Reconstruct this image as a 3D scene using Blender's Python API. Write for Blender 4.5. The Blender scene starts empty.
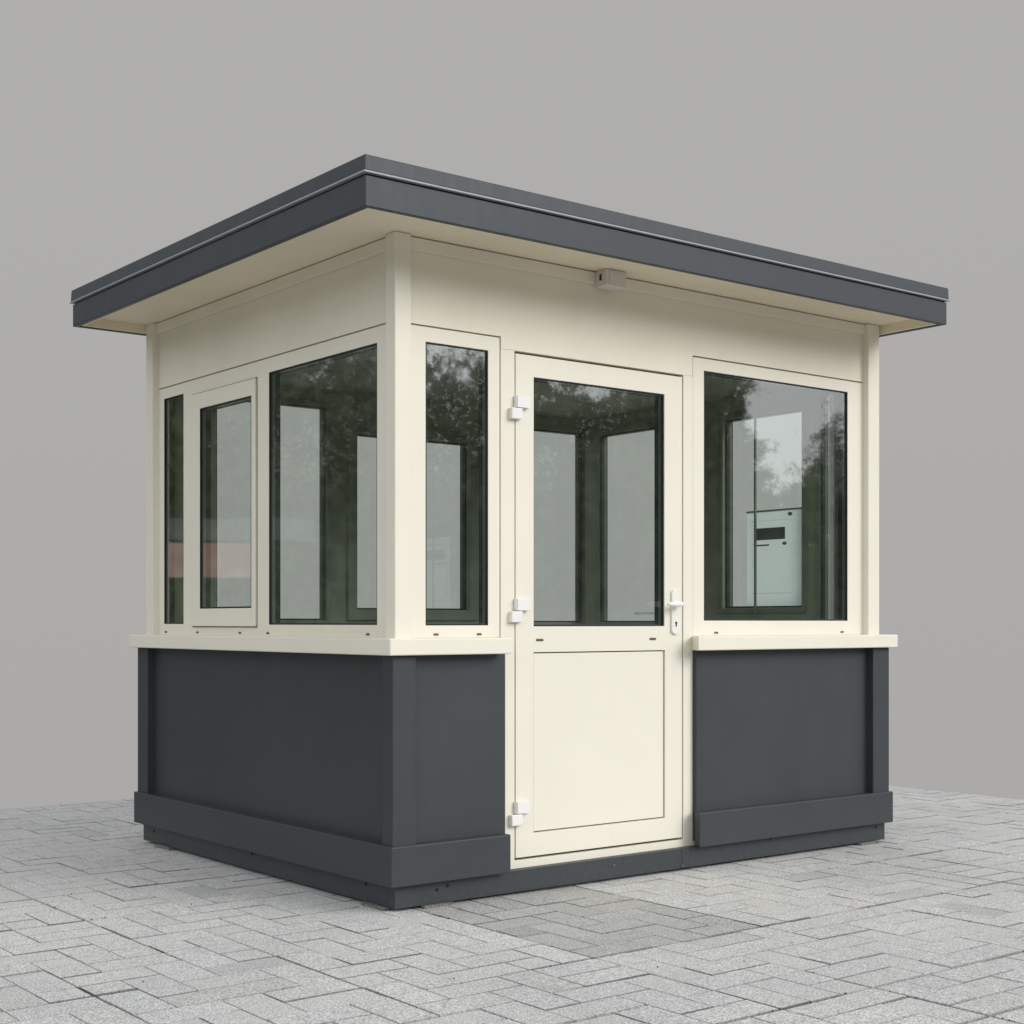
import bpy, bmesh, math, random
from mathutils import Vector
random.seed(7)
S = bpy.context.scene
COL = S.collection
R = math.radians

# ------------------------------------------------------------------ node helpers
def new_mat(name):
    m = bpy.data.materials.new(name); m.use_nodes = True
    nt = m.node_tree; nt.nodes.clear()
    out = nt.nodes.new('ShaderNodeOutputMaterial')
    return m, nt, out
def N(nt, t, **kw):
    n = nt.nodes.new(t)
    for k, v in kw.items(): setattr(n, k, v)
    return n
def setin(n, **kw):
    for k, v in kw.items(): n.inputs[k.replace('_', ' ')].default_value = v
def mth(nt, op, a, b=None, c=None, clamp=False):
    n = N(nt, 'ShaderNodeMath', operation=op, use_clamp=clamp)
    for i, x in enumerate((a, b, c)):
        if x is None: continue
        if isinstance(x, (int, float)): n.inputs[i].default_value = x
        else: nt.links.new(x, n.inputs[i])
    return n.outputs[0]
def sstep(nt, x, a, b):
    n = N(nt, 'ShaderNodeMapRange', interpolation_type='SMOOTHSTEP')
    nt.links.new(x, n.inputs['Value'])
    n.inputs['From Min'].default_value = a; n.inputs['From Max'].default_value = b
    return n.outputs[0]
def mixc(nt, f, a, b, mode='MIX'):
    n = N(nt, 'ShaderNodeMix', data_type='RGBA', blend_type=mode)
    for sock, x in ((n.inputs[0], f), (n.inputs[6], a), (n.inputs[7], b)):
        if isinstance(x, (int, float)): sock.default_value = x
        elif isinstance(x, tuple): sock.default_value = (*x, 1) if len(x) == 3 else x
        else: nt.links.new(x, sock)
    return n.outputs[2]

def paint(name, col, rough=.42, var=.06, bump=.02, spec=.4, dirt=0.0, dirtcol=(.2, .17, .12), dust=0.0):
    m, nt, out = new_mat(name)
    b = N(nt, 'ShaderNodeBsdfPrincipled')
    tc = N(nt, 'ShaderNodeTexCoord')
    n1 = N(nt, 'ShaderNodeTexNoise'); setin(n1, Scale=1.7, Detail=5.0, Roughness=.6)
    mp = N(nt, 'ShaderNodeMapping'); mp.inputs['Scale'].default_value = (3, 3, .6)
    n2 = N(nt, 'ShaderNodeTexNoise'); setin(n2, Scale=9.0, Detail=6.0, Roughness=.65)
    n3 = N(nt, 'ShaderNodeTexNoise'); setin(n3, Scale=380.0, Detail=2.0)
    nt.links.new(tc.outputs['Object'], n1.inputs['Vector'])
    nt.links.new(tc.outputs['Object'], mp.inputs['Vector'])
    nt.links.new(mp.outputs[0], n2.inputs['Vector'])
    nt.links.new(tc.outputs['Object'], n3.inputs['Vector'])
    lo = tuple(c * (1 - var) for c in col); hi = tuple(min(1, c * (1 + var)) for c in col)
    c = mixc(nt, sstep(nt, n1.outputs[0], .3, .7), lo, hi)
    if dirt:
        c = mixc(nt, mth(nt, 'MULTIPLY', sstep(nt, n2.outputs[0], .52, .8), dirt), c, dirtcol)
    if dust:
        sp = N(nt, 'ShaderNodeSeparateXYZ'); nt.links.new(tc.outputs['Object'], sp.inputs[0])
        n4 = N(nt, 'ShaderNodeTexNoise'); setin(n4, Scale=45.0, Detail=6.0, Roughness=.75); nt.links.new(tc.outputs['Object'], n4.inputs['Vector'])
        low = sstep(nt, sp.outputs[2], .34, -.02)
        c = mixc(nt, mth(nt, 'MULTIPLY', mth(nt, 'MULTIPLY', low, sstep(nt, n4.outputs[0], .38, .75)), dust), c, (.16, .155, .14))
    nt.links.new(c, b.inputs['Base Color'])
    r = mth(nt, 'MULTIPLY_ADD', n2.outputs[0], .16, rough - .08)
    nt.links.new(r, b.inputs['Roughness'])
    b.inputs['Specular IOR Level'].default_value = spec
    bp = N(nt, 'ShaderNodeBump'); bp.inputs['Strength'].default_value = bump; bp.inputs['Distance'].default_value = .002
    nt.links.new(n3.outputs[0], bp.inputs['Height']); nt.links.new(bp.outputs[0], b.inputs['Normal'])
    nt.links.new(b.outputs[0], out.inputs[0])
    return m

M = {}
M['cream'] = paint('cream_paint', (.775, .738, .638), .45, .018, .03, .35, .05, (.55, .50, .38))
M['cream_soft'] = paint('cream_board', (.79, .745, .625), .5, .03, .05, .3, .08, (.5, .44, .32))
M['soffit'] = paint('soffit_board', (.78, .70, .54), .6, .03, .03, .3, .12, (.5, .42, .3))
M['anthracite'] = paint('anthracite_coating', (.034, .0405, .047), .48, .07, .06, .45, .14, (.075, .08, .085), .13)
M['anthracite_roof'] = paint('anthracite_fascia', (.027, .034, .044), .46, .05, .03, .4, .08, (.09, .095, .1))
M['trim'] = paint('aluminium_trim', (.30, .315, .33), .45, .05, .02, .6)
M['inner'] = paint('inner_lining', (.25, .265, .205), .55, .10, .03, .3)
M['inner_frame'] = paint('inner_frame', (.19, .215, .19), .45, .05, .02, .4)
M['black'] = paint('black_gasket_and_shade', (.010, .011, .012), .5, .05, .02, .3)  # gasket black, also painted in for shade in door and roof gaps
M['spacer'] = paint('spacer_bar', (.10, .11, .11), .35, .05, .02, .5)
M['white'] = paint('white_plastic', (.80, .79, .78), .35, .02, .02, .4)
M['handle_white'] = paint('handle_white', (.80, .775, .73), .35, .02, .02, .4)
M['grey_plastic'] = paint('grey_plastic', (.64, .60, .55), .4, .04, .02, .4)
M['dark_slot'] = paint('slot_dark_brown', (.05, .045, .035), .7, .1, .02, .2)  # dark brown of the door panel gasket and cable plug
def opal():
    m, nt, out = new_mat('opal_hatch_sheet')
    a = N(nt, 'ShaderNodeBsdfDiffuse'); b = N(nt, 'ShaderNodeBsdfTranslucent'); mx = N(nt, 'ShaderNodeMixShader')
    tc = N(nt, 'ShaderNodeTexCoord'); n = N(nt, 'ShaderNodeTexNoise'); setin(n, Scale=3.0, Detail=3.0)
    nt.links.new(tc.outputs['Object'], n.inputs['Vector'])
    c = mixc(nt, sstep(nt, n.outputs[0], .3, .7), (.86, .95, .96), (.92, .99, 1.0))
    nt.links.new(c, a.inputs[0]); nt.links.new(c, b.inputs[0]); mx.inputs[0].default_value = .80
    nt.links.new(a.outputs[0], mx.inputs[1]); nt.links.new(b.outputs[0], mx.inputs[2]); nt.links.new(mx.outputs[0], out.inputs[0])
    return m
M['hatch'] = opal(); M['hatch_stay'] = M['hatch']
M['drain'] = paint('drain_slot_shade', (.13, .11, .08), .7, .1, .02, .2)
M['steel'] = paint('zinc_bolt', (.16, .16, .16), .35, .05, .02, .6)
M['floor'] = paint('rubber_floor', (.06, .06, .055), .6, .05, .05, .3)

def glass_mat():
    m, nt, out = new_mat('tinted_double_glazing')
    tr = N(nt, 'ShaderNodeBsdfTransparent'); tr.inputs[0].default_value = (.925, .965, .94, 1)
    gl = N(nt, 'ShaderNodeBsdfGlossy'); gl.inputs['Roughness'].default_value = .0
    gl.inputs['Color'].default_value = (.93, .97, .97, 1)
    fr = N(nt, 'ShaderNodeLayerWeight'); fr.inputs[0].default_value = .5
    tc = N(nt, 'ShaderNodeTexCoord')
    n = N(nt, 'ShaderNodeTexNoise'); setin(n, Scale=1.6, Detail=1.0)
    nt.links.new(tc.outputs['Object'], n.inputs['Vector'])
    bp = N(nt, 'ShaderNodeBump'); bp.inputs['Strength'].default_value = .05; bp.inputs['Distance'].default_value = .02
    nt.links.new(n.outputs[0], bp.inputs['Height']); nt.links.new(bp.outputs[0], gl.inputs['Normal'])
    f = mth(nt, 'MULTIPLY_ADD', mth(nt, 'POWER', fr.outputs['Facing'], 5.0), 1.7, .13, clamp=True)
    mx = N(nt, 'ShaderNodeMixShader')
    nt.links.new(f, mx.inputs[0]); nt.links.new(tr.outputs[0], mx.inputs[1]); nt.links.new(gl.outputs[0], mx.inputs[2])
    nt.links.new(mx.outputs[0], out.inputs[0])
    return m
M['glass'] = glass_mat()

def paver_mat():
    m, nt, out = new_mat('concrete_pavers')
    b = N(nt, 'ShaderNodeBsdfPrincipled'); b.inputs['Roughness'].default_value = .85
    b.inputs['Specular IOR Level'].default_value = .25
    at = N(nt, 'ShaderNodeAttribute'); at.attribute_name = 'tone'
    tc = N(nt, 'ShaderNodeTexCoord')
    def noise(s, d=3.0, r=.6):
        n = N(nt, 'ShaderNodeTexNoise'); setin(n, Scale=s, Detail=d, Roughness=r)
        nt.links.new(tc.outputs['Object'], n.inputs['Vector']); return n.outputs[0]
    fine = noise(150, 3, .8); mid = noise(28, 5, .65); big = noise(.9, 4, .55)
    c = mixc(nt, sstep(nt, fine, .30, .70), (.25, .25, .246), (.82, .815, .805))
    c = mixc(nt, 1.0, c, mixc(nt, sstep(nt, mid, .3, .7), (.93, .93, .93), (1.06, 1.06, 1.055)), 'MULTIPLY')
    c = mixc(nt, 1.0, c, mixc(nt, sstep(nt, big, .3, .7), (.90, .905, .91), (1.05, 1.045, 1.03)), 'MULTIPLY')
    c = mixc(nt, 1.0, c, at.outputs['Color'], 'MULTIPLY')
    nt.links.new(c, b.inputs['Base Color'])
    bp = N(nt, 'ShaderNodeBump'); bp.inputs['Strength'].default_value = .35; bp.inputs['Distance'].default_value = .0015
    nt.links.new(fine, bp.inputs['Height']); nt.links.new(bp.outputs[0], b.inputs['Normal'])
    nt.links.new(b.outputs[0], out.inputs[0]); return m
M['paver'] = paver_mat()
def grit_mat(name, a, bcol, sc):
    m, nt, out = new_mat(name)
    b = N(nt, 'ShaderNodeBsdfPrincipled'); b.inputs['Roughness'].default_value = .9
    tc = N(nt, 'ShaderNodeTexCoord'); n = N(nt, 'ShaderNodeTexNoise'); setin(n, Scale=sc, Detail=6.0, Roughness=.7)
    nt.links.new(tc.outputs['Object'], n.inputs['Vector'])
    nt.links.new(mixc(nt, sstep(nt, n.outputs[0], .35, .65), a, bcol), b.inputs['Base Color'])
    bp = N(nt, 'ShaderNodeBump'); bp.inputs['Strength'].default_value = .6; bp.inputs['Distance'].default_value = .003
    nt.links.new(n.outputs[0], bp.inputs['Height']); nt.links.new(bp.outputs[0], b.inputs['Normal'])
    nt.links.new(b.outputs[0], out.inputs[0]); return m
M['joint'] = grit_mat('joint_sand', (.05, .049, .046), (.10, .098, .092), 90)
M['pad'] = grit_mat('pebbled_concrete', (.05, .05, .045), (.30, .29, .27), 130)
M['grit'] = grit_mat('dark_grit', (.04, .04, .035), (.12, .11, .10), 60)

# ------------------------------------------------------------------ mesh helpers
def link(name, bm, mat, parent=None, bevel=.0, seg=2, smooth=False):
    bmesh.ops.remove_doubles(bm, verts=bm.verts, dist=1e-6)
    bmesh.ops.recalc_face_normals(bm, faces=bm.faces)
    me = bpy.data.meshes.new(name); bm.to_mesh(me); bm.free()
    me.materials.append(M[mat])
    if smooth:
        for p in me.polygons: p.use_smooth = True
    o = bpy.data.objects.new(name, me); COL.objects.link(o)
    if parent: o.parent = parent
    if bevel:
        md = o.modifiers.new('bevel', 'BEVEL'); md.width = bevel; md.segments = seg
        md.limit_method = 'ANGLE'; md.angle_limit = R(35); md.harden_normals = False
    return o
def box(bm, x0, x1, y0, y1, z0, z1):
    vs = [bm.verts.new(p) for p in ((x0,y0,z0),(x1,y0,z0),(x1,y1,z0),(x0,y1,z0),(x0,y0,z1),(x1,y0,z1),(x1,y1,z1),(x0,y1,z1))]
    for f in ((0,1,2,3),(4,5,6,7),(0,1,5,4),(1,2,6,5),(2,3,7,6),(3,0,4,7)): bm.faces.new([vs[i] for i in f])
def prism(bm, pts, z0, z1, z1b=None, inset=None):
    a = [bm.verts.new((x, y, z0)) for x, y in pts]; b = [bm.verts.new((x, y, z1)) for x, y in pts]
    n = len(pts); bm.faces.new(a); bm.faces.new(b)
    for i in range(n): bm.faces.new((a[i], a[(i+1) % n], b[(i+1) % n], b[i]))
def cyl(bm, c, axis, r, l, n=16, r2=None):
    from mathutils import Matrix
    ax = Vector(axis).normalized(); q = ax.to_track_quat('Z', 'Y').to_matrix().to_4x4()
    bmesh.ops.create_cone(bm, cap_ends=True, segments=n, radius1=r, radius2=r if r2 is None else r2, depth=l,
                          matrix=Matrix.Translation(Vector(c)) @ q)

# kiosk walls: u runs along the wall, v goes inward, z is height
W, D = 2.907, 2.255
MAP = {'front': lambda u, v, z: (u, v, z), 'left': lambda u, v, z: (v, u, z),
       'back': lambda u, v, z: (u, D - v, z), 'right': lambda u, v, z: (W - v, u, z)}
def plate(bm, wall, u0, u1, z0, z1, v0, v1, holes=()):
    """a board with rectangular openings"""
    f = MAP[wall]
    us = sorted({u0, u1, *[h[0] for h in holes], *[h[1] for h in holes]}); us = [u for u in us if u0 <= u <= u1]
    zs = sorted({z0, z1, *[h[2] for h in holes], *[h[3] for h in holes]}); zs = [z for z in zs if z0 <= z <= z1]
    def solid(i, j):
        if not (0 <= i < len(us) - 1 and 0 <= j < len(zs) - 1): return False
        cu, cz = (us[i] + us[i+1]) / 2, (zs[j] + zs[j+1]) / 2
        return not any(h[0] < cu < h[1] and h[2] < cz < h[3] for h in holes)
    cache = {}
    def V(i, j, k):
        if (i, j, k) not in cache: cache[(i, j, k)] = bm.verts.new(f(us[i], (v0, v1)[k], zs[j]))
        return cache[(i, j, k)]
    for i in range(len(us) - 1):
        for j in range(len(zs) - 1):
            if not solid(i, j): continue
            for k in (0, 1): bm.faces.new((V(i,j,k), V(i+1,j,k), V(i+1,j+1,k), V(i,j+1,k)))
            if not solid(i-1, j): bm.faces.new((V(i,j,0), V(i,j+1,0), V(i,j+1,1), V(i,j,1)))
            if not solid(i+1, j): bm.faces.new((V(i+1,j,0), V(i+1,j+1,0), V(i+1,j+1,1), V(i+1,j,1)))
            if not solid(i, j-1): bm.faces.new((V(i,j,0), V(i+1,j,0), V(i+1,j,1), V(i,j,1)))
            if not solid(i, j+1): bm.faces.new((V(i,j+1,0), V(i+1,j+1,0), V(i+1,j+1,1), V(i,j+1,1)))
def ring(bm, wall, h, w, v0, v1):
    """frame bars of width w lying inside rectangle h"""
    u0, u1, z0, z1 = h
    plate(bm, wall, u0, u1, z0, z1, v0, v1, [(u0 + w, u1 - w, z0 + w, z1 - w)])
def grow(h, d): return (h[0] - d, h[1] + d, h[2] - d, h[3] + d)

# ------------------------------------------------------------------ the kiosk
kiosk = bpy.data.objects.new('kiosk', None); COL.objects.link(kiosk)
kiosk['label'] = 'cream and anthracite security kiosk with flat overhanging roof, half glazed door and large windows'
kiosk['category'] = 'kiosk'
def part(name, bm, mat, bevel=.002, parent=None, **k): return link(name, bm, mat, parent or kiosk, bevel, **k)

F = .035                       # outer face of frames, behind the corner posts
GL = F + .009                  # glass
def glaze(wall, h, par, off=0.0):
    F_, G_ = F + off, GL + off
    f = MAP[wall]; bm = bmesh.new()
    e = .004
    u0, u1, z0, z1 = h[0] - e, h[1] + e, h[2] - e, h[3] + e
    bm.faces.new([bm.verts.new(f(*p)) for p in ((u0, G_, z0), (u1, G_, z0), (u1, G_, z1), (u0, G_, z1))])
    o = link('pane', bm, 'glass', par)
    bm = bmesh.new(); ring(bm, wall, grow(h, .0005), .0055, F_ + .0015, G_ - .0008)
    ring(bm, wall, grow(h, .0005), .008, G_ + .020, G_ + .044)
    link('gasket', bm, 'black', par)
    bm = bmesh.new(); ring(bm, wall, grow(h, .0003), .007, G_ + .002, G_ + .0195)
    link('spacer', bm, 'spacer', par)
def slot(wall, u, z, par, w=.012, hh=.0038, v=F):
    bm = bmesh.new(); plate(bm, wall, u - w, u + w, z - hh, z + hh, v - .0022, v + .002)
    plate(bm, wall, u - w * .8, u + w * .8, z - hh * .3, z + hh * 1.2, v - .0032, v - .001)
    link('drain_slot', bm, 'drain', par, .001)
def window(wall, u0, u1, z0, z1, holes, sash=(), drains=()):
    """holes: fixed panes; sash: (outer rect, glass rect) opening lights"""
    bm = bmesh.new()
    plate(bm, wall, u0, u1, z0, z1, F, F + .034, list(holes) + [grow(s[0], -.012) for s in sash])
    w = part('window', bm, 'cream', .001)
    for h in holes: glaze(wall, h, w)
    for so, sg in sash:
        bm = bmesh.new(); plate(bm, wall, *so, F - .013, F + .033, [sg])
        s = link('sash', bm, 'cream', w, .0035)
        bm = bmesh.new(); plate(bm, wall, *grow(so, .005), F - .0012, F + .001, [grow(so, -.002)])
        link('sash_gap', bm, 'drain', w)
        glaze(wall, sg, w, -.013)
    for u in drains: slot(wall, u, 1.0445, w)
    return w
ZB = 1.031                     # top of sills
# --- outer window fields
winA = window('front', .078, .5285, ZB, 2.243, [(.166, .471, 1.080, 2.185)], drains=(.215, .425))
winB = window('front', 1.6275, W - .085, ZB, 2.288, [(1.697, 2.703, 1.100, 2.233)], drains=(1.775, 2.66))
winL = window('left', .070, D - .075, ZB, 2.250, [(1.901, 2.120, 1.084, 2.198), (.180, 1.052, 1.082, 2.187)],
              [((1.160, 1.797, 1.074, 2.176), (1.191, 1.700, 1.157, 2.101))], (2.097, 1.75, 1.32, 1.06, .246))
winK = window('back', .085, W - .085, ZB, 2.288, [(.340, .985, 1.105, 2.245), (2.130, 2.800, 1.094, 2.248)],
              [((1.115, 2.030, 1.080, 2.205), (1.178, 1.932, 1.164, 2.122))])
winR = window('right', .080, D - .080, ZB, 2.270, [(1.200, 2.010, 1.094, 2.223), (.215, .300, 1.094, 2.262)],
              [((.365, 1.050, 1.095, 2.235), (.425, .985, 1.172, 2.205))])
# --- boards above the windows
ZT = 2.580
def board(wall, u0, u1, z0, holes=()):
    bm = bmesh.new(); plate(bm, wall, u0, u1, z0, ZT, F - .0005, F + .03, holes)
    part('wall_board', bm, 'cream_soft', .0008)
    bm = bmesh.new(); plate(bm, wall, u0, u1, ZT - .050, ZT - .001, F - .014, F - .0025)
    part('cornice', bm, 'cream_soft', .002)
    bm = bmesh.new(); plate(bm, wall, u0, u1, z0 - .02, ZT, F + .031, F + .034, [(a - .01, b + .01, c - .5, d - .02) for a, b, c, d in holes])
board('front', .078, W - .085, 2.2003, [(.078, .535, 2.2, 2.249), (1.6245, W - .085, 2.2, 2.2945)])
board('left', .070, D - .075, 2.256)
board('back', .085, W - .085, 2.2945)
board('right', .080, D - .080, 2.2765)
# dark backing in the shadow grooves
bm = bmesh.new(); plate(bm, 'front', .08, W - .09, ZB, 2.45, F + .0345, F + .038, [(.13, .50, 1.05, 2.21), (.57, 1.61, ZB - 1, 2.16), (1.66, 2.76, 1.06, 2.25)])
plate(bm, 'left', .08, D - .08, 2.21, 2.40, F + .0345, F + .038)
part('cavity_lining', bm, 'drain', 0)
# --- corner posts (upper cream, lower anthracite)
def cpost(x0, x1, y0, y1, z0, z1, mat):
    bm = bmesh.new(); box(bm, x0, x1, y0, y1, z0, z1); return part('corner_post', bm, mat, .004)
for (x0, x1, y0, y1) in ((0, .075, 0, .068), (W - .087, W, 0, .085), (0, .085, D - .078, D), (W - .087, W, D - .085, D)):
    cpost(x0, x1, y0, y1, ZB - .01, ZT + .002, 'cream')
P = .031
for (x0, x1, y0, y1) in ((-P, .077, -P, .043), (W - .088, W + .037, -P, .05), (-P, .05, D - .085, D + P), (W - .088, W + .037, D - .085, D + P)):
    cpost(x0, x1, y0, y1, .205, .9665, 'anthracite')
# --- lower boards
def lower(wall, u0, u1):
    bm = bmesh.new(); plate(bm, wall, u0, u1, .11, .966, .010, .040); part('lower_panel', bm, 'anthracite', .0015)
lower('front', .06, .5385); lower('front', 1.624, W - .06); lower('left', .04, D - .06); lower('back', .06, W - .06); lower('right', .05, D - .06)
# --- sills
sz0, sz1 = .967, 1.031; e = .065; X1 = W + .064; Y1 = D + .060; i = .05
for pts in ([(-e, -e), (.513, -e), (.513, F + .002), (i, F + .002), (i, Y1), (-e, Y1)],
            [(1.561, -e), (X1, -e), (X1, Y1), (W - i, Y1), (W - i, F + .002), (1.621, F + .002)],
            [(i + .002, D - i), (W - i - .002, D - i), (W - i - .002, Y1), (i + .002, Y1)]):
    bm = bmesh.new(); prism(bm, pts, sz0, sz1); part('sill', bm, 'cream', .005, seg=3)
# --- kick plates round the base
k = .046; kx = W + .050; ky = D + .042; j = .012; KX = 1.588
for pts in ([(-k, -k), (.524, -k), (.524, j), (j, j), (j, ky), (-k, ky)],
            [(KX, -k), (kx, -k), (kx, ky), (W - j, ky), (W - j, j), (1.614, j)],
            [(j + .002, D - j), (W - j - .002, D - j), (W - j - .002, ky), (j + .002, ky)]):
    bm = bmesh.new(); prism(bm, pts, .0905, .2445); part('kick_plate', bm, 'anthracite', .0045, seg=3)
# --- chassis
CT = .0885
bm = bmesh.new(); cx, cy = W + .042, D + .03
box(bm, 0, 1.5215, 0, .05, .0, CT); box(bm, 1.5235, cx, 0.0005, .05, .0, CT)
box(bm, 0.0, .05, .0505, cy, .0, CT); box(bm, cx - .05, cx, .0505, cy, .0, CT); box(bm, .051, cx - .051, cy - .05, cy, .0, CT)
box(bm, .0515, cx - .0515, .0515, cy - .0515, .06, .085)
chas = part('base_frame', bm, 'anthracite', .0015)
for x, z in ((1.116, .056), (1.523, .012)):
    bm = bmesh.new(); cyl(bm, (x, -.003, z), (0, 1, 0), .0045, .007, 6); link('bolt', bm, 'steel', chas, .001)
for x, z in ((.245, .064), (.195, .054), (2.879, .066), (2.10, .08)):
    bm = bmesh.new(); cyl(bm, (x, -.0008, z), (0, 1, 0), .007, .003, 12); link('bolt_hole', bm, 'black', chas)
for y, z in ((.205, .068), (1.14, .070), (2.16, .057)):
    bm = bmesh.new(); cyl(bm, (-.0008, y, z), (1, 0, 0), .007, .003, 12); link('bolt_hole', bm, 'black', chas)
# --- inner lining, floor and ceiling
def lining(wall, u0, u1, holes):
    bm = bmesh.new(); plate(bm, wall, u0, u1, .12, 2.36, F + .039, F + .060, holes); part('inner_lining', bm, 'inner', .002)
g = .002
lining('front', .097, W - .097, [grow((.166, .471, 1.080, 2.185), g), (.655, 1.51, .10, 2.17), grow((1.697, 2.703, 1.100, 2.233), g)])
lining('left', .0745, D - .0745, [grow((1.901, 2.120, 1.084, 2.198), g), grow((.180, 1.052, 1.082, 2.187), g), grow((1.191, 1.700, 1.157, 2.101), g)])
lining('back', .097, W - .097, [grow((.340, .985, 1.105, 2.245), g), grow((2.130, 2.800, 1.094, 2.248), g), grow((1.178, 1.932, 1.164, 2.122), g)])
lining('right', .0745, D - .0745, [grow((1.200, 2.010, 1.094, 2.223), g), grow((.215, .300, 1.094, 2.262), g), grow((.425, .985, 1.172, 2.205), g)])
for wall, hs in (('back', [(.340, .985, 1.105, 2.245), (2.130, 2.800, 1.094, 2.248), (1.178, 1.932, 1.164, 2.122)]),
                 ('right', [(1.200, 2.010, 1.094, 2.223), (.425, .985, 1.172, 2.205), (.215, .300, 1.094, 2.262)]),
                 ('left', [(1.191, 1.700, 1.157, 2.101)])):
    for h in hs:
        w_ = .062 if (h[3] < 2.2) else .032
        bm = bmesh.new(); o_ = grow(h, w_); plate(bm, wall, *o_, F + .0605, F + (.078 if w_ > .05 else .066), [grow(h, .004)])
        part('inner_window_frame', bm, 'inner_frame', .004)
bm = bmesh.new(); box(bm, .075, W - .075, .075, D - .075, 2.330, 2.36); part('ceiling_panel', bm, 'inner', .001)
bm = bmesh.new(); box(bm, .096, W - .096, .096, D - .096, .1095, .14); part('floor_panel', bm, 'floor', .001)
# --- door
bm = bmesh.new(); plate(bm, 'front', .5345, 1.6265, .0875, 2.1998, F, F + .03, [(.606, 1.566, .121, 2.3)])
plate(bm, 'front', 1.6266, 1.6415, .0875, 1.0305, F, F + .03)
dfr = part('door_frame', bm, 'cream', .001)
bm = bmesh.new(); plate(bm, 'front', .60, 1.572, .115, 2.2055, F + .0302, F + .034, [(.68, 1.47, .2, 2.1)])
link('door_gap_shade', bm, 'black', dfr)  # black sheet behind the leaf gap, coloured in as its shade
bm = bmesh.new(); gz = (.703, 1.4465, 1.0755, 2.1015)
plate(bm, 'front', .609, 1.5540, .1312, 2.1885, F - .004, F + .029, [gz, (.702, 1.450, .226, .969)])
door = part('door', bm, 'cream', .003)
glaze('front', gz, door)
bm = bmesh.new(); plate(bm, 'front', .7065, 1.4440, .2305, .9645, F + .002, F + .026)
link('door_panel', bm, 'cream', door, .003)
bm = bmesh.new(); plate(bm, 'front', .700, 1.452, .224, .971, F + .018, F + .027)
link('panel_gasket', bm, 'dark_slot', door)
for u in (.734, 1.374): slot('front', u, 1.019, door, .019, .0045, F - .004)
for z in (1.966, 1.139, .312):
    bm = bmesh.new(); plate(bm, 'front', .603, .668, z + .001, z + .050, .010, F - .002)
    plate(bm, 'front', .600, .6035, z + .001, z + .050, .014, F - .002)
    h = part('hinge', bm, 'white', .004)
    bm = bmesh.new(); plate(bm, 'front', .574, .630, z - .047, z - .0015, .010, F + .001)
    link('hinge_body', bm, 'white', h, .004)
# handle
bm = bmesh.new(); 
pts = [(1.507 + .0245 * math.cos(q), (1.2155 if math.sin(q) >= 0 else 1.0625) + .0245 * math.sin(q)) for q in [math.tau * t / 32 + .001 for t in range(32)]]
fa = [bm.verts.new((x, .0205, z)) for x, z in pts]; fb = [bm.verts.new((x, F - .0035, z)) for x, z in pts]; bm.faces.new(fa); bm.faces.new(fb)
for q in range(32): bm.faces.new((fa[q], fa[(q + 1) % 32], fb[(q + 1) % 32], fb[q]))
hd = part('handle', bm, 'handle_white', .003, seg=3)
bm = bmesh.new()
cyl(bm, (1.507, .004, 1.172), (0, 1, 0), .0105, .035, 20)
link('handle_neck', bm, 'white', hd, .002)
bm = bmesh.new(); n = 14; rings = []
for a in range(n + 1):
    t = a / n; x = 1.418 + .108 * t; rr = (.0125 * math.sin(math.pi * min(1, max(0, t * .94 + .03))) ** .45)
    rings.append([bm.verts.new((x, -.018 + .9 * rr * math.cos(q * math.tau / 14), 1.172 + rr * math.sin(q * math.tau / 14))) for q in range(14)])
for a in range(n):
    for q in range(14): bm.faces.new((rings[a][q], rings[a][(q+1) % 14], rings[a+1][(q+1) % 14], rings[a+1][q]))
bm.faces.new(rings[0]); bm.faces.new(rings[-1])
link('lever', bm, 'white', hd, smooth=True)
bm = bmesh.new(); cyl(bm, (1.507, .0195, 1.090), (0, 1, 0), .0052, .003, 16); plate(bm, 'front', 1.5045, 1.5095, 1.074, 1.089, .0178, .0205)
link('keyhole', bm, 'black', hd)
# little stay bar on the right hand window, seen through the door
bm = bmesh.new(); box(bm, W - .135, W - .118, 1.42, 1.66, 1.139, 1.150); box(bm, W - .118, W - .10, 1.43, 1.445, 1.135, 1.154); box(bm, W - .118, W - .10, 1.63, 1.645, 1.135, 1.154)
link('window_stay', bm, 'hatch_stay', winR, .002)
# hatch panel set in the lower part of the opening light on the right
def sheet(bm, u0, u1, z0, z1, v, hole=None):
    rs = [(u0, u1, z0, z1)] if not hole else [(u0, hole[0], z0, z1), (hole[1], u1, z0, z1), (hole[0], hole[1], z0, hole[2]), (hole[0], hole[1], hole[3], z1)]
    for a, b, c, d in rs: bm.faces.new([bm.verts.new(MAP['right'](*p)) for p in ((a, v, c), (b, v, c), (b, v, d), (a, v, d))])
HS = .066
bm = bmesh.new(); sheet(bm, .427, .835, 1.174, 1.690, HS, (.505, .800, 1.245, 1.640)); hp = link('hatch_panel', bm, 'hatch', winR)
bm = bmesh.new(); sheet(bm, .510, .795, 1.250, 1.635, HS + .001); link('hatch_leaf', bm, 'hatch', winR)
bm = bmesh.new(); plate(bm, 'right', .427, .835, 1.686, 1.694, HS - .003, HS + .006); link('hatch_edge', bm, 'inner_frame', winR)
bm = bmesh.new(); plate(bm, 'right', .562, .779, 1.534, 1.598, HS + .002, HS + .006); plate(bm, 'right', .674, .783, 1.502, 1.510, HS + .002, HS + .005)
link('hatch_slot', bm, 'spacer', winR)
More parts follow.
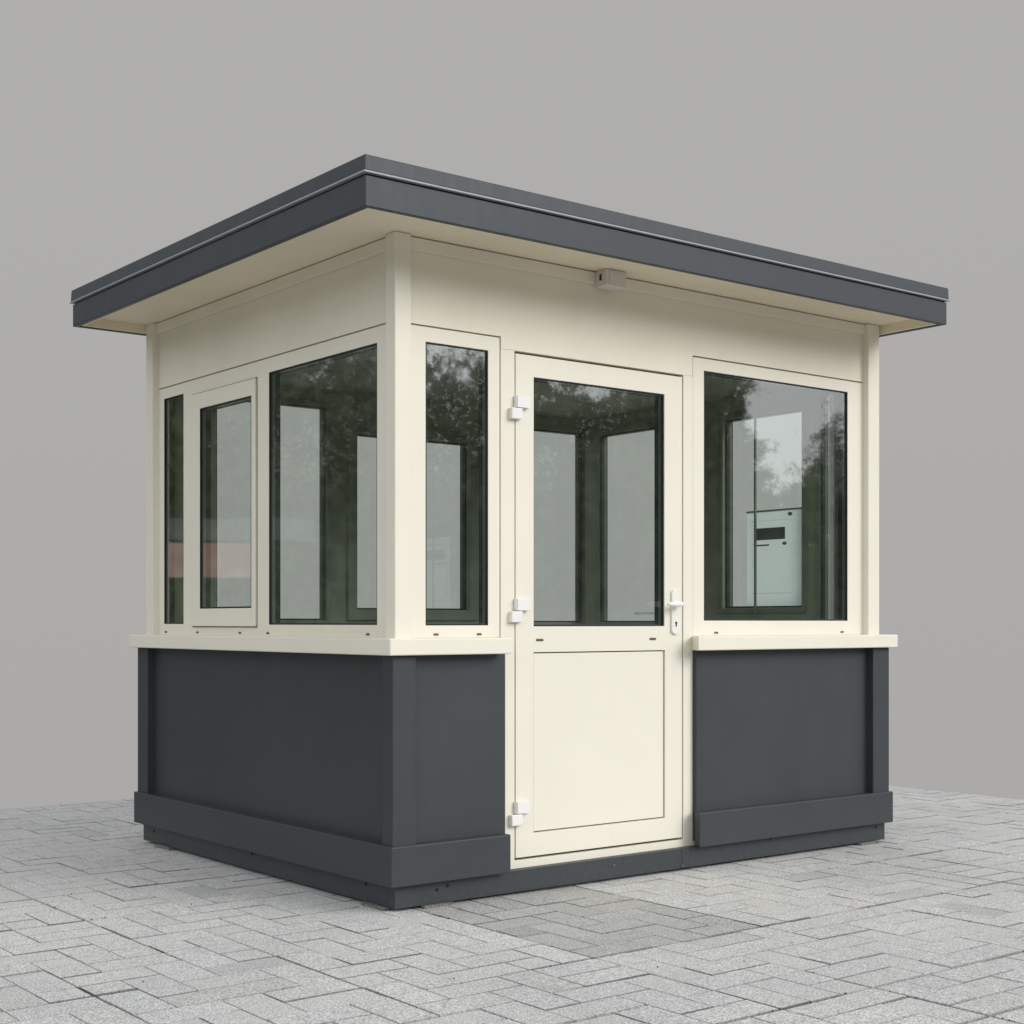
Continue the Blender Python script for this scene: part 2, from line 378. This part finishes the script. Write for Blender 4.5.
# upright bars of the inner screen behind the right hand window
for y_, w_, m_ in ((.722, .005, 'inner_frame'), (.200, .014, 'white')):
    bm = bmesh.new(); box(bm, W - .130, W - .118, y_ - w_, y_ + w_, .14, 2.329); part('screen_post', bm, m_, .001)
for c_, r_ in (((W - .112, .527, 1.508), .009), ((W - .12, .482, 1.660), .010)):
    bm = bmesh.new(); cyl(bm, c_, (1, 0, 0), r_, .016); link('hatch_knob', bm, 'steel', winR, .002)

# --- roof
O = .36; rx = W + .052; ry = D + .043
bm = bmesh.new()
pr = [(-O, -O), (rx, -O), (rx, ry), (-O, ry)]
def rim(bm, out0, out1, inn, z0, z1):
    def rect(o, z): return [bm.verts.new(p) for p in ((-O - o, -O - o, z), (rx + o, -O - o, z), (rx + o, ry + o, z), (-O - o, ry + o, z))]
    A, B, C, Dd = rect(out0, z0), rect(out1, z1), rect(-inn, z1), rect(-inn, z0)
    for q in range(4):
        w = (q + 1) % 4
        bm.faces.new((A[q], A[w], B[w], B[q])); bm.faces.new((B[q], B[w], C[w], C[q]))
        bm.faces.new((C[q], C[w], Dd[w], Dd[q])); bm.faces.new((Dd[q], Dd[w], A[w], A[q]))
bm = bmesh.new()
box(bm, -O + .045, rx - .045, -O + .045, ry - .045, 2.62, 2.690)
roof = part('roof', bm, 'anthracite_roof', .002)
bm = bmesh.new(); rim(bm, 0, 0, .024, 2.535, 2.642); link('fascia', bm, 'anthracite_roof', roof, .002)
bm = bmesh.new(); rim(bm, -.008, -.008, .03, 2.6422, 2.6485); link('shadow_gap', bm, 'black', roof)  # black band painted in as the shadow under the trim strip
bm = bmesh.new(); rim(bm, .012, .012, .03, 2.6487, 2.6560); link('trim_strip', bm, 'trim', roof, .0015)
bm = bmesh.new(); rim(bm, .008, .0055, .035, 2.6562, 2.7120); link('roof_edge', bm, 'anthracite_roof', roof, .003)
bm = bmesh.new()
box(bm, -O + .0245, rx - .0245, -O + .0245, ry - .0245, ZT + .003, 2.615)
link('soffit', bm, 'soffit', roof, .001)
for y, z in ((2.16, 2.572), (1.86, 2.590)):
    bm = bmesh.new(); cyl(bm, (-O - .001, y, z), (1, 0, 0), .0035, .003, 10); link('screw', bm, 'steel', roof)
bm = bmesh.new(); rim(bm, -.0243, -.0243, .042, 2.5395, 2.5865); link('soffit_edge', bm, 'soffit', roof, .001)
# --- junction box under the eaves
bm = bmesh.new(); plate(bm, 'front', 1.030, 1.143, 2.512, 2.5835, -.052, .0205)
jb = part('junction_box', bm, 'grey_plastic', .006, seg=3)
bm = bmesh.new(); plate(bm, 'front', 1.045, 1.138, 2.522, 2.578, -.056, -.0515); link('box_lid', bm, 'grey_plastic', jb, .003)
bm = bmesh.new(); box(bm, 1.0265, 1.0305, -.030, -.006, 2.530, 2.568); link('cable_entry', bm, 'grey_plastic', jb, .0015)
bm = bmesh.new(); box(bm, 1.0235, 1.0268, -.024, -.012, 2.536, 2.562); link('cable_plug', bm, 'dark_slot', jb, .001)

# ------------------------------------------------------------------ support pads
GZ = -.012
def pad(x0, x1, y0, y1, label):
    bm = bmesh.new(); box(bm, x0, x1, y0, y1, GZ - .002, -.0008)
    bmesh.ops.subdivide_edges(bm, edges=bm.edges, cuts=3, use_grid_fill=True)
    for v in bm.verts:
        if v.co.z < -.002: v.co.x += random.uniform(-.004, .004); v.co.y += random.uniform(-.004, .004)
    o = link('support_pad', bm, 'pad', None, .001); o['label'] = label; o['category'] = 'support pad'; o['group'] = 'pebbled pads under the kiosk base'
pad(-.016, .12, .055, .215, 'pebbled concrete pad under the left side base, next to the near corner')
pad(.125, .262, -.016, .12, 'pebbled concrete pad under the front base, just right of the near corner')
pad(2.745, 2.885, -.016, .10, 'pebbled concrete pad under the right end of the front base')
pad(-.018, .10, 1.955, 2.115, 'pebbled concrete pad under the far end of the left side base')

# ------------------------------------------------------------------ paving
w = .1352; ox, oy = .098, -1.037
XE, YE = 5.05, 4.04; XS, YS = -5.2, -6.2
i0, i1 = math.floor((XS - ox) / w), math.ceil((XE - ox) / w)
j0, j1 = math.floor((YS - oy) / w), math.ceil((YE - oy) / w)
vseams = [(0, -7, 8), (3, -12, -4), (6, 0, 8), (11, -9, -1), (-6, -2, 4), (-11, -3, 5), (-12, -8, -2), (17, -4, 9), (-20, -9, 6), (-8, 6, 16), (22, 0, 16), (-3, -12, -6)]   # (column, from row, to row)
hseams = [(0, -2, 40), (-4, -14, -2), (8, 0, 7), (4, -20, -10), (-6, -4, 9), (12, -30, -6), (16, -30, 0), (5, 14, 36), (-9, -9, 8), (20, -30, -9)]
vs_ = {(c, r) for c, a, b in vseams for r in range(a, b)}       # joint on left side of cell (c, r)
hs_ = {(c, r) for r, a, b in hseams for c in range(a, b)}       # joint on low side of cell (c, r)
used = set(); pav = []
def cells(i, j, a, b): return [(i + p, j + q) for p in range(a) for q in range(b)]
def crosses(i, j, a, b):
    return any((i + p, j + q) in vs_ for p in range(1, a) for q in range(b)) or any((i + p, j + q) in hs_ for p in range(a) for q in range(1, b))
def put(i, j, a, b):
    cs = cells(i, j, a, b)
    if any(c in used for c in cs) or crosses(i, j, a, b): return False
    if cs[-1][0] > i1 or cs[-1][1] > j1: return False
    used.update(cs); pav.append((i, j, a, b)); return True
rnd = random.Random(11)
for _ in range(130):
    i_, j_ = rnd.randint(i0, i1), rnd.randint(j0, j1)
    put(i_, j_, *rnd.choice([(2, 2), (3, 1), (1, 3), (3, 1), (1, 3), (2, 1), (1, 2)]))
for i_ in range(i0, i1 + 1):
    for j_ in range(j0, j1 + 1):
        d = (i_ - j_) % 4
        if d == 0: put(i_, j_, 2, 1)
        elif d == 3: put(i_, j_, 1, 2)
left_ = [(a, b) for a in range(i0, i1 + 1) for b in range(j0, j1 + 1)]
for c in left_:
    if c not in used:
        opts = [(2, 1), (1, 2)]; rnd.shuffle(opts)
        put(*c, *opts[0]) or put(*c, *opts[1]) or put(*c, 1, 1)
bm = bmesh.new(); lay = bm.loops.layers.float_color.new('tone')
for (i_, j_, a, b) in pav:
    x0, y0, x1, y1 = ox + i_ * w, oy + j_ * w, ox + (i_ + a) * w, oy + (j_ + b) * w
    if x0 >= XE - .02 or y0 >= YE - .02: continue
    x1, y1 = min(x1, XE), min(y1, YE)
    def gap(seam, hor=1.0):
        return hor * (rnd.uniform(.0030, .0050) if seam else rnd.uniform(.0008, .0021))
    gl_ = gap((i_, j_) in vs_); gr_ = gap((i_ + a, j_) in vs_); gb_ = gap((i_, j_) in hs_, 1.7); gt_ = gap((i_, j_ + b) in hs_, 1.7)
    x0 += gl_; x1 -= gr_; y0 += gb_; y1 -= gt_
    dz = rnd.uniform(-.0012, .0012); tx, ty = rnd.uniform(-.0010, .0010), rnd.uniform(-.0010, .0010)
    c = .0021; cv = .0040
    def vert(x, y, drop): return bm.verts.new((x, y, GZ + dz - drop + tx * (x - (x0 + x1) / 2) / w + ty * (y - (y0 + y1) / 2) / w))
    T = [vert(x0 + c, y0 + cv, 0), vert(x1 - c, y0 + cv, 0), vert(x1 - c, y1 - cv, 0), vert(x0 + c, y1 - cv, 0)]
    E_ = [vert(x0, y0, c), vert(x1, y0, c), vert(x1, y1, c), vert(x0, y1, c)]
    B_ = [bm.verts.new((v.co.x, v.co.y, GZ - .03)) for v in E_]
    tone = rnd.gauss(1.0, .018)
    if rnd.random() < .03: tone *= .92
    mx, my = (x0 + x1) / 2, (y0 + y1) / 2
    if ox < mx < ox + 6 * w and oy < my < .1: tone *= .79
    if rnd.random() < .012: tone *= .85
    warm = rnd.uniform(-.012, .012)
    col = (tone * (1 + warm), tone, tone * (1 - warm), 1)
    edge_shade = rnd.choice((rnd.uniform(.28, .5), rnd.uniform(.45, .75), rnd.uniform(.6, .85)))  # darkens chamfers and sides: joint shading put into the colour
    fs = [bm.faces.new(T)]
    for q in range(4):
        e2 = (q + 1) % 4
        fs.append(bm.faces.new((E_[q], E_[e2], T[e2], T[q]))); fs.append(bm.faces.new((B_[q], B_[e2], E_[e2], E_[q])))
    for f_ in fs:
        for l in f_.loops: l[lay] = col if f_ is fs[0] else (col[0] * edge_shade, col[1] * edge_shade, col[2] * edge_shade, 1)
me = bpy.data.meshes.new('paving'); bm.to_mesh(me); bm.free(); me.materials.append(M['paver'])
paving = bpy.data.objects.new('paving', me); COL.objects.link(paving); paving['kind'] = 'structure'
bm = bmesh.new(); box(bm, -30, XE - .002, -30, YE - .002, GZ - .06, GZ - .011)
gr = link('ground', bm, 'joint'); gr['kind'] = 'structure'
# loose grit between and on the stones
bm = bmesh.new(); rg = random.Random(5)
spots = []
for c, a, b in vseams:
    for _ in range(int((b - a) * 1.2)): spots.append((ox + c * w + rg.gauss(0, .0025), oy + rg.uniform(a, b) * w))
for r_, a, b in hseams:
    for _ in range(int((min(b, 34) - a) * 1.2)): spots.append((ox + rg.uniform(a, b) * w, oy + r_ * w + rg.gauss(0, .0025)))
for _ in range(90): spots.append((rg.uniform(-2.5, 4.5), rg.uniform(-3, 3)))
for x, y in spots:
    if x > XE - .05 or y > YE - .05: continue
    s = rg.uniform(.0012, .0035)
    for v in bmesh.ops.create_icosphere(bm, subdivisions=1, radius=s)['verts']: v.co += Vector((x, y, GZ + .0005)); v.co.z += rg.uniform(-.0005, .0005)
gt = link('grit', bm, 'grit'); gt['kind'] = 'stuff'; gt['label'] = 'dark grit and small pebbles scattered in the paving joints'; gt['category'] = 'grit'

# ------------------------------------------------------------------ world
wd = bpy.data.worlds.new('World'); S.world = wd; wd.use_nodes = True
nt = wd.node_tree; nt.nodes.clear()
out = N(nt, 'ShaderNodeOutputWorld'); bg = N(nt, 'ShaderNodeBackground'); nt.links.new(bg.outputs[0], out.inputs[0])
tc = N(nt, 'ShaderNodeTexCoord'); D3 = tc.outputs['Generated']
sep = N(nt, 'ShaderNodeSeparateXYZ'); nt.links.new(D3, sep.inputs[0]); dx, dy, dz = sep.outputs
def dot(v):
    n = N(nt, 'ShaderNodeVectorMath', operation='DOT_PRODUCT'); nt.links.new(D3, n.inputs[0])
    n.inputs[1].default_value = Vector(v).normalized(); return n.outputs['Value']
def wn(scale, detail=4.0, rough=.6):
    n = N(nt, 'ShaderNodeTexNoise'); setin(n, Scale=scale, Detail=detail, Roughness=rough); nt.links.new(D3, n.inputs['Vector']); return n.outputs[0]
SUN_EL, SUN_AZ = 29, -64       # direction the light comes from, azimuth from +X
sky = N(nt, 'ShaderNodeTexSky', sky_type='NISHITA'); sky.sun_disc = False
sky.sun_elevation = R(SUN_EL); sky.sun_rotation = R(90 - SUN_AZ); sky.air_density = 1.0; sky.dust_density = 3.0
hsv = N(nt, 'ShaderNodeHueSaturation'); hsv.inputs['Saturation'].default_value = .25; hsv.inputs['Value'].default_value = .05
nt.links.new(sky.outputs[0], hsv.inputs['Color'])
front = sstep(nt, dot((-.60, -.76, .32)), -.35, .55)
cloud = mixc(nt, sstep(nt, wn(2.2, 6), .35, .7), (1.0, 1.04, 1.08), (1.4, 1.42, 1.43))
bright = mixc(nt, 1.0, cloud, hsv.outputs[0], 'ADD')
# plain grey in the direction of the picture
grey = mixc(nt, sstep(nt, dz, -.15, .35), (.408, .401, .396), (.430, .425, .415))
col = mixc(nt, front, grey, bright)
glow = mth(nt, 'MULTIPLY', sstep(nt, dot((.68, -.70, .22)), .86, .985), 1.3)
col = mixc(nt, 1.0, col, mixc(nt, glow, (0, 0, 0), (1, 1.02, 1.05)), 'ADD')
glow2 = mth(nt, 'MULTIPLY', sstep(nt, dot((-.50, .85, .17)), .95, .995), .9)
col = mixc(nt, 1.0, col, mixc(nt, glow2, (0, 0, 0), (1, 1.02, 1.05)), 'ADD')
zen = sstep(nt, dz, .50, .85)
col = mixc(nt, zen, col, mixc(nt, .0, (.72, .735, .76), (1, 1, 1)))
# tree line behind the viewer and to the sides (az = direction / 360 + .5)
az = mth(nt, 'MULTIPLY_ADD', mth(nt, 'ARCTAN2', dy, dx), 1 / math.tau, .5)
rp = N(nt, 'ShaderNodeValToRGB'); nt.links.new(az, rp.inputs[0]); cr = rp.color_ramp
def A(deg): return deg / 360 + .5
stops = [(-180, .30), (-120, .34), (-62, .48), (-52, .46), (-47, .43), (-44.3, .53), (-42.3, .27), (-30, .27), (0, .25), (14, .0), (80, .0), (100, .48), (114, .56), (119, .47), (122, .54), (127, .56), (150, .34)]
cr.elements[0].position = A(stops[0][0]); cr.elements[0].color = (stops[0][1],) * 3 + (1,)
cr.elements[1].position = A(stops[-1][0]); cr.elements[1].color = (stops[-1][1],) * 3 + (1,)
for d_, v_ in stops[1:-1]:
    el = cr.elements.new(A(d_)); el.color = (v_, v_, v_, 1)
hgt = mth(nt, 'MULTIPLY', rp.outputs[0], .42)
d1 = mth(nt, 'SUBTRACT', hgt, dz)
d1 = mth(nt, 'ADD', d1, mth(nt, 'MULTIPLY', mth(nt, 'SUBTRACT', wn(14, 3), .5), .16))
d1 = mth(nt, 'ADD', d1, mth(nt, 'MULTIPLY', mth(nt, 'SUBTRACT', wn(75, 8, .75), .5), .22))
tree = sstep(nt, d1, -.022, .022)
gaps = sstep(nt, mth(nt, 'ADD', wn(300, 6, .8), mth(nt, 'MULTIPLY', wn(16, 3), .55)), .80, 1.04)
tree = mth(nt, 'MULTIPLY', tree, mth(nt, 'MULTIPLY_ADD', mth(nt, 'MULTIPLY', gaps, sstep(nt, dz, .07, .13)), -.42, 1.0))
tree = mth(nt, 'MULTIPLY', tree, mth(nt, 'GREATER_THAN', rp.outputs[0], .03))
tcol = mixc(nt, sstep(nt, wn(110, 8, .7), .35, .75), (.05, .065, .035), (.19, .225, .15))
col = mixc(nt, tree, col, tcol)
# a brick-red building low between the trees, over to the left
def band(x, a, b, s): return mth(nt, 'MULTIPLY', sstep(nt, x, a, a + s), sstep(nt, x, b, b - s))
red = mth(nt, 'MULTIPLY', band(az, A(111), A(118.8), .003), band(dz, .029, .054, .002))
col = mixc(nt, red, col, mixc(nt, sstep(nt, wn(40, 2), .4, .6), (.62, .36, .28), (.72, .52, .43)))
top_ = mth(nt, 'MULTIPLY', band(az, A(113), A(120.5), .0006), band(dz, .054, .070, .002))
col = mixc(nt, mth(nt, 'MULTIPLY', top_, .3), col, (.55, .55, .55))
# ground outside the paving, only towards the viewer's side
lowm = mth(nt, 'MULTIPLY', sstep(nt, dz, .012, -.012), sstep(nt, dot((-.616, -.788, 0)), -.35, .0))
col = mixc(nt, lowm, col, (.26, .26, .25))
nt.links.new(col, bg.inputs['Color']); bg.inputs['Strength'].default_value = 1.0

# ------------------------------------------------------------------ sun (overcast, very soft)
ld = bpy.data.lights.new('sun', 'SUN'); ld.energy = 1.08; ld.angle = R(30); ld.color = (1.0, .965, .91)
sun = bpy.data.objects.new('sun', ld); COL.objects.link(sun)
dirv = Vector((math.cos(R(SUN_EL)) * math.cos(R(SUN_AZ)), math.cos(R(SUN_EL)) * math.sin(R(SUN_AZ)), math.sin(R(SUN_EL))))
sun.rotation_euler = dirv.to_track_quat('Z', 'Y').to_euler()

# ------------------------------------------------------------------ camera
cd = bpy.data.cameras.new('camera'); cam = bpy.data.objects.new('camera', cd); COL.objects.link(cam); S.camera = cam
cam.location = (-3.0992, -4.6854, 1.0926); cam.rotation_euler = (R(90), 0, R(51.973 - 90))
cd.sensor_width = 36; cd.lens = 1472.27 / 1024 * 36; cd.shift_y = (622.26 - 512) / 1024; cd.clip_end = 500
S.view_settings.view_transform = 'Standard'; S.view_settings.look = 'None'; S.view_settings.exposure = 0
S.cycles.max_bounces = 10; S.cycles.transparent_max_bounces = 24
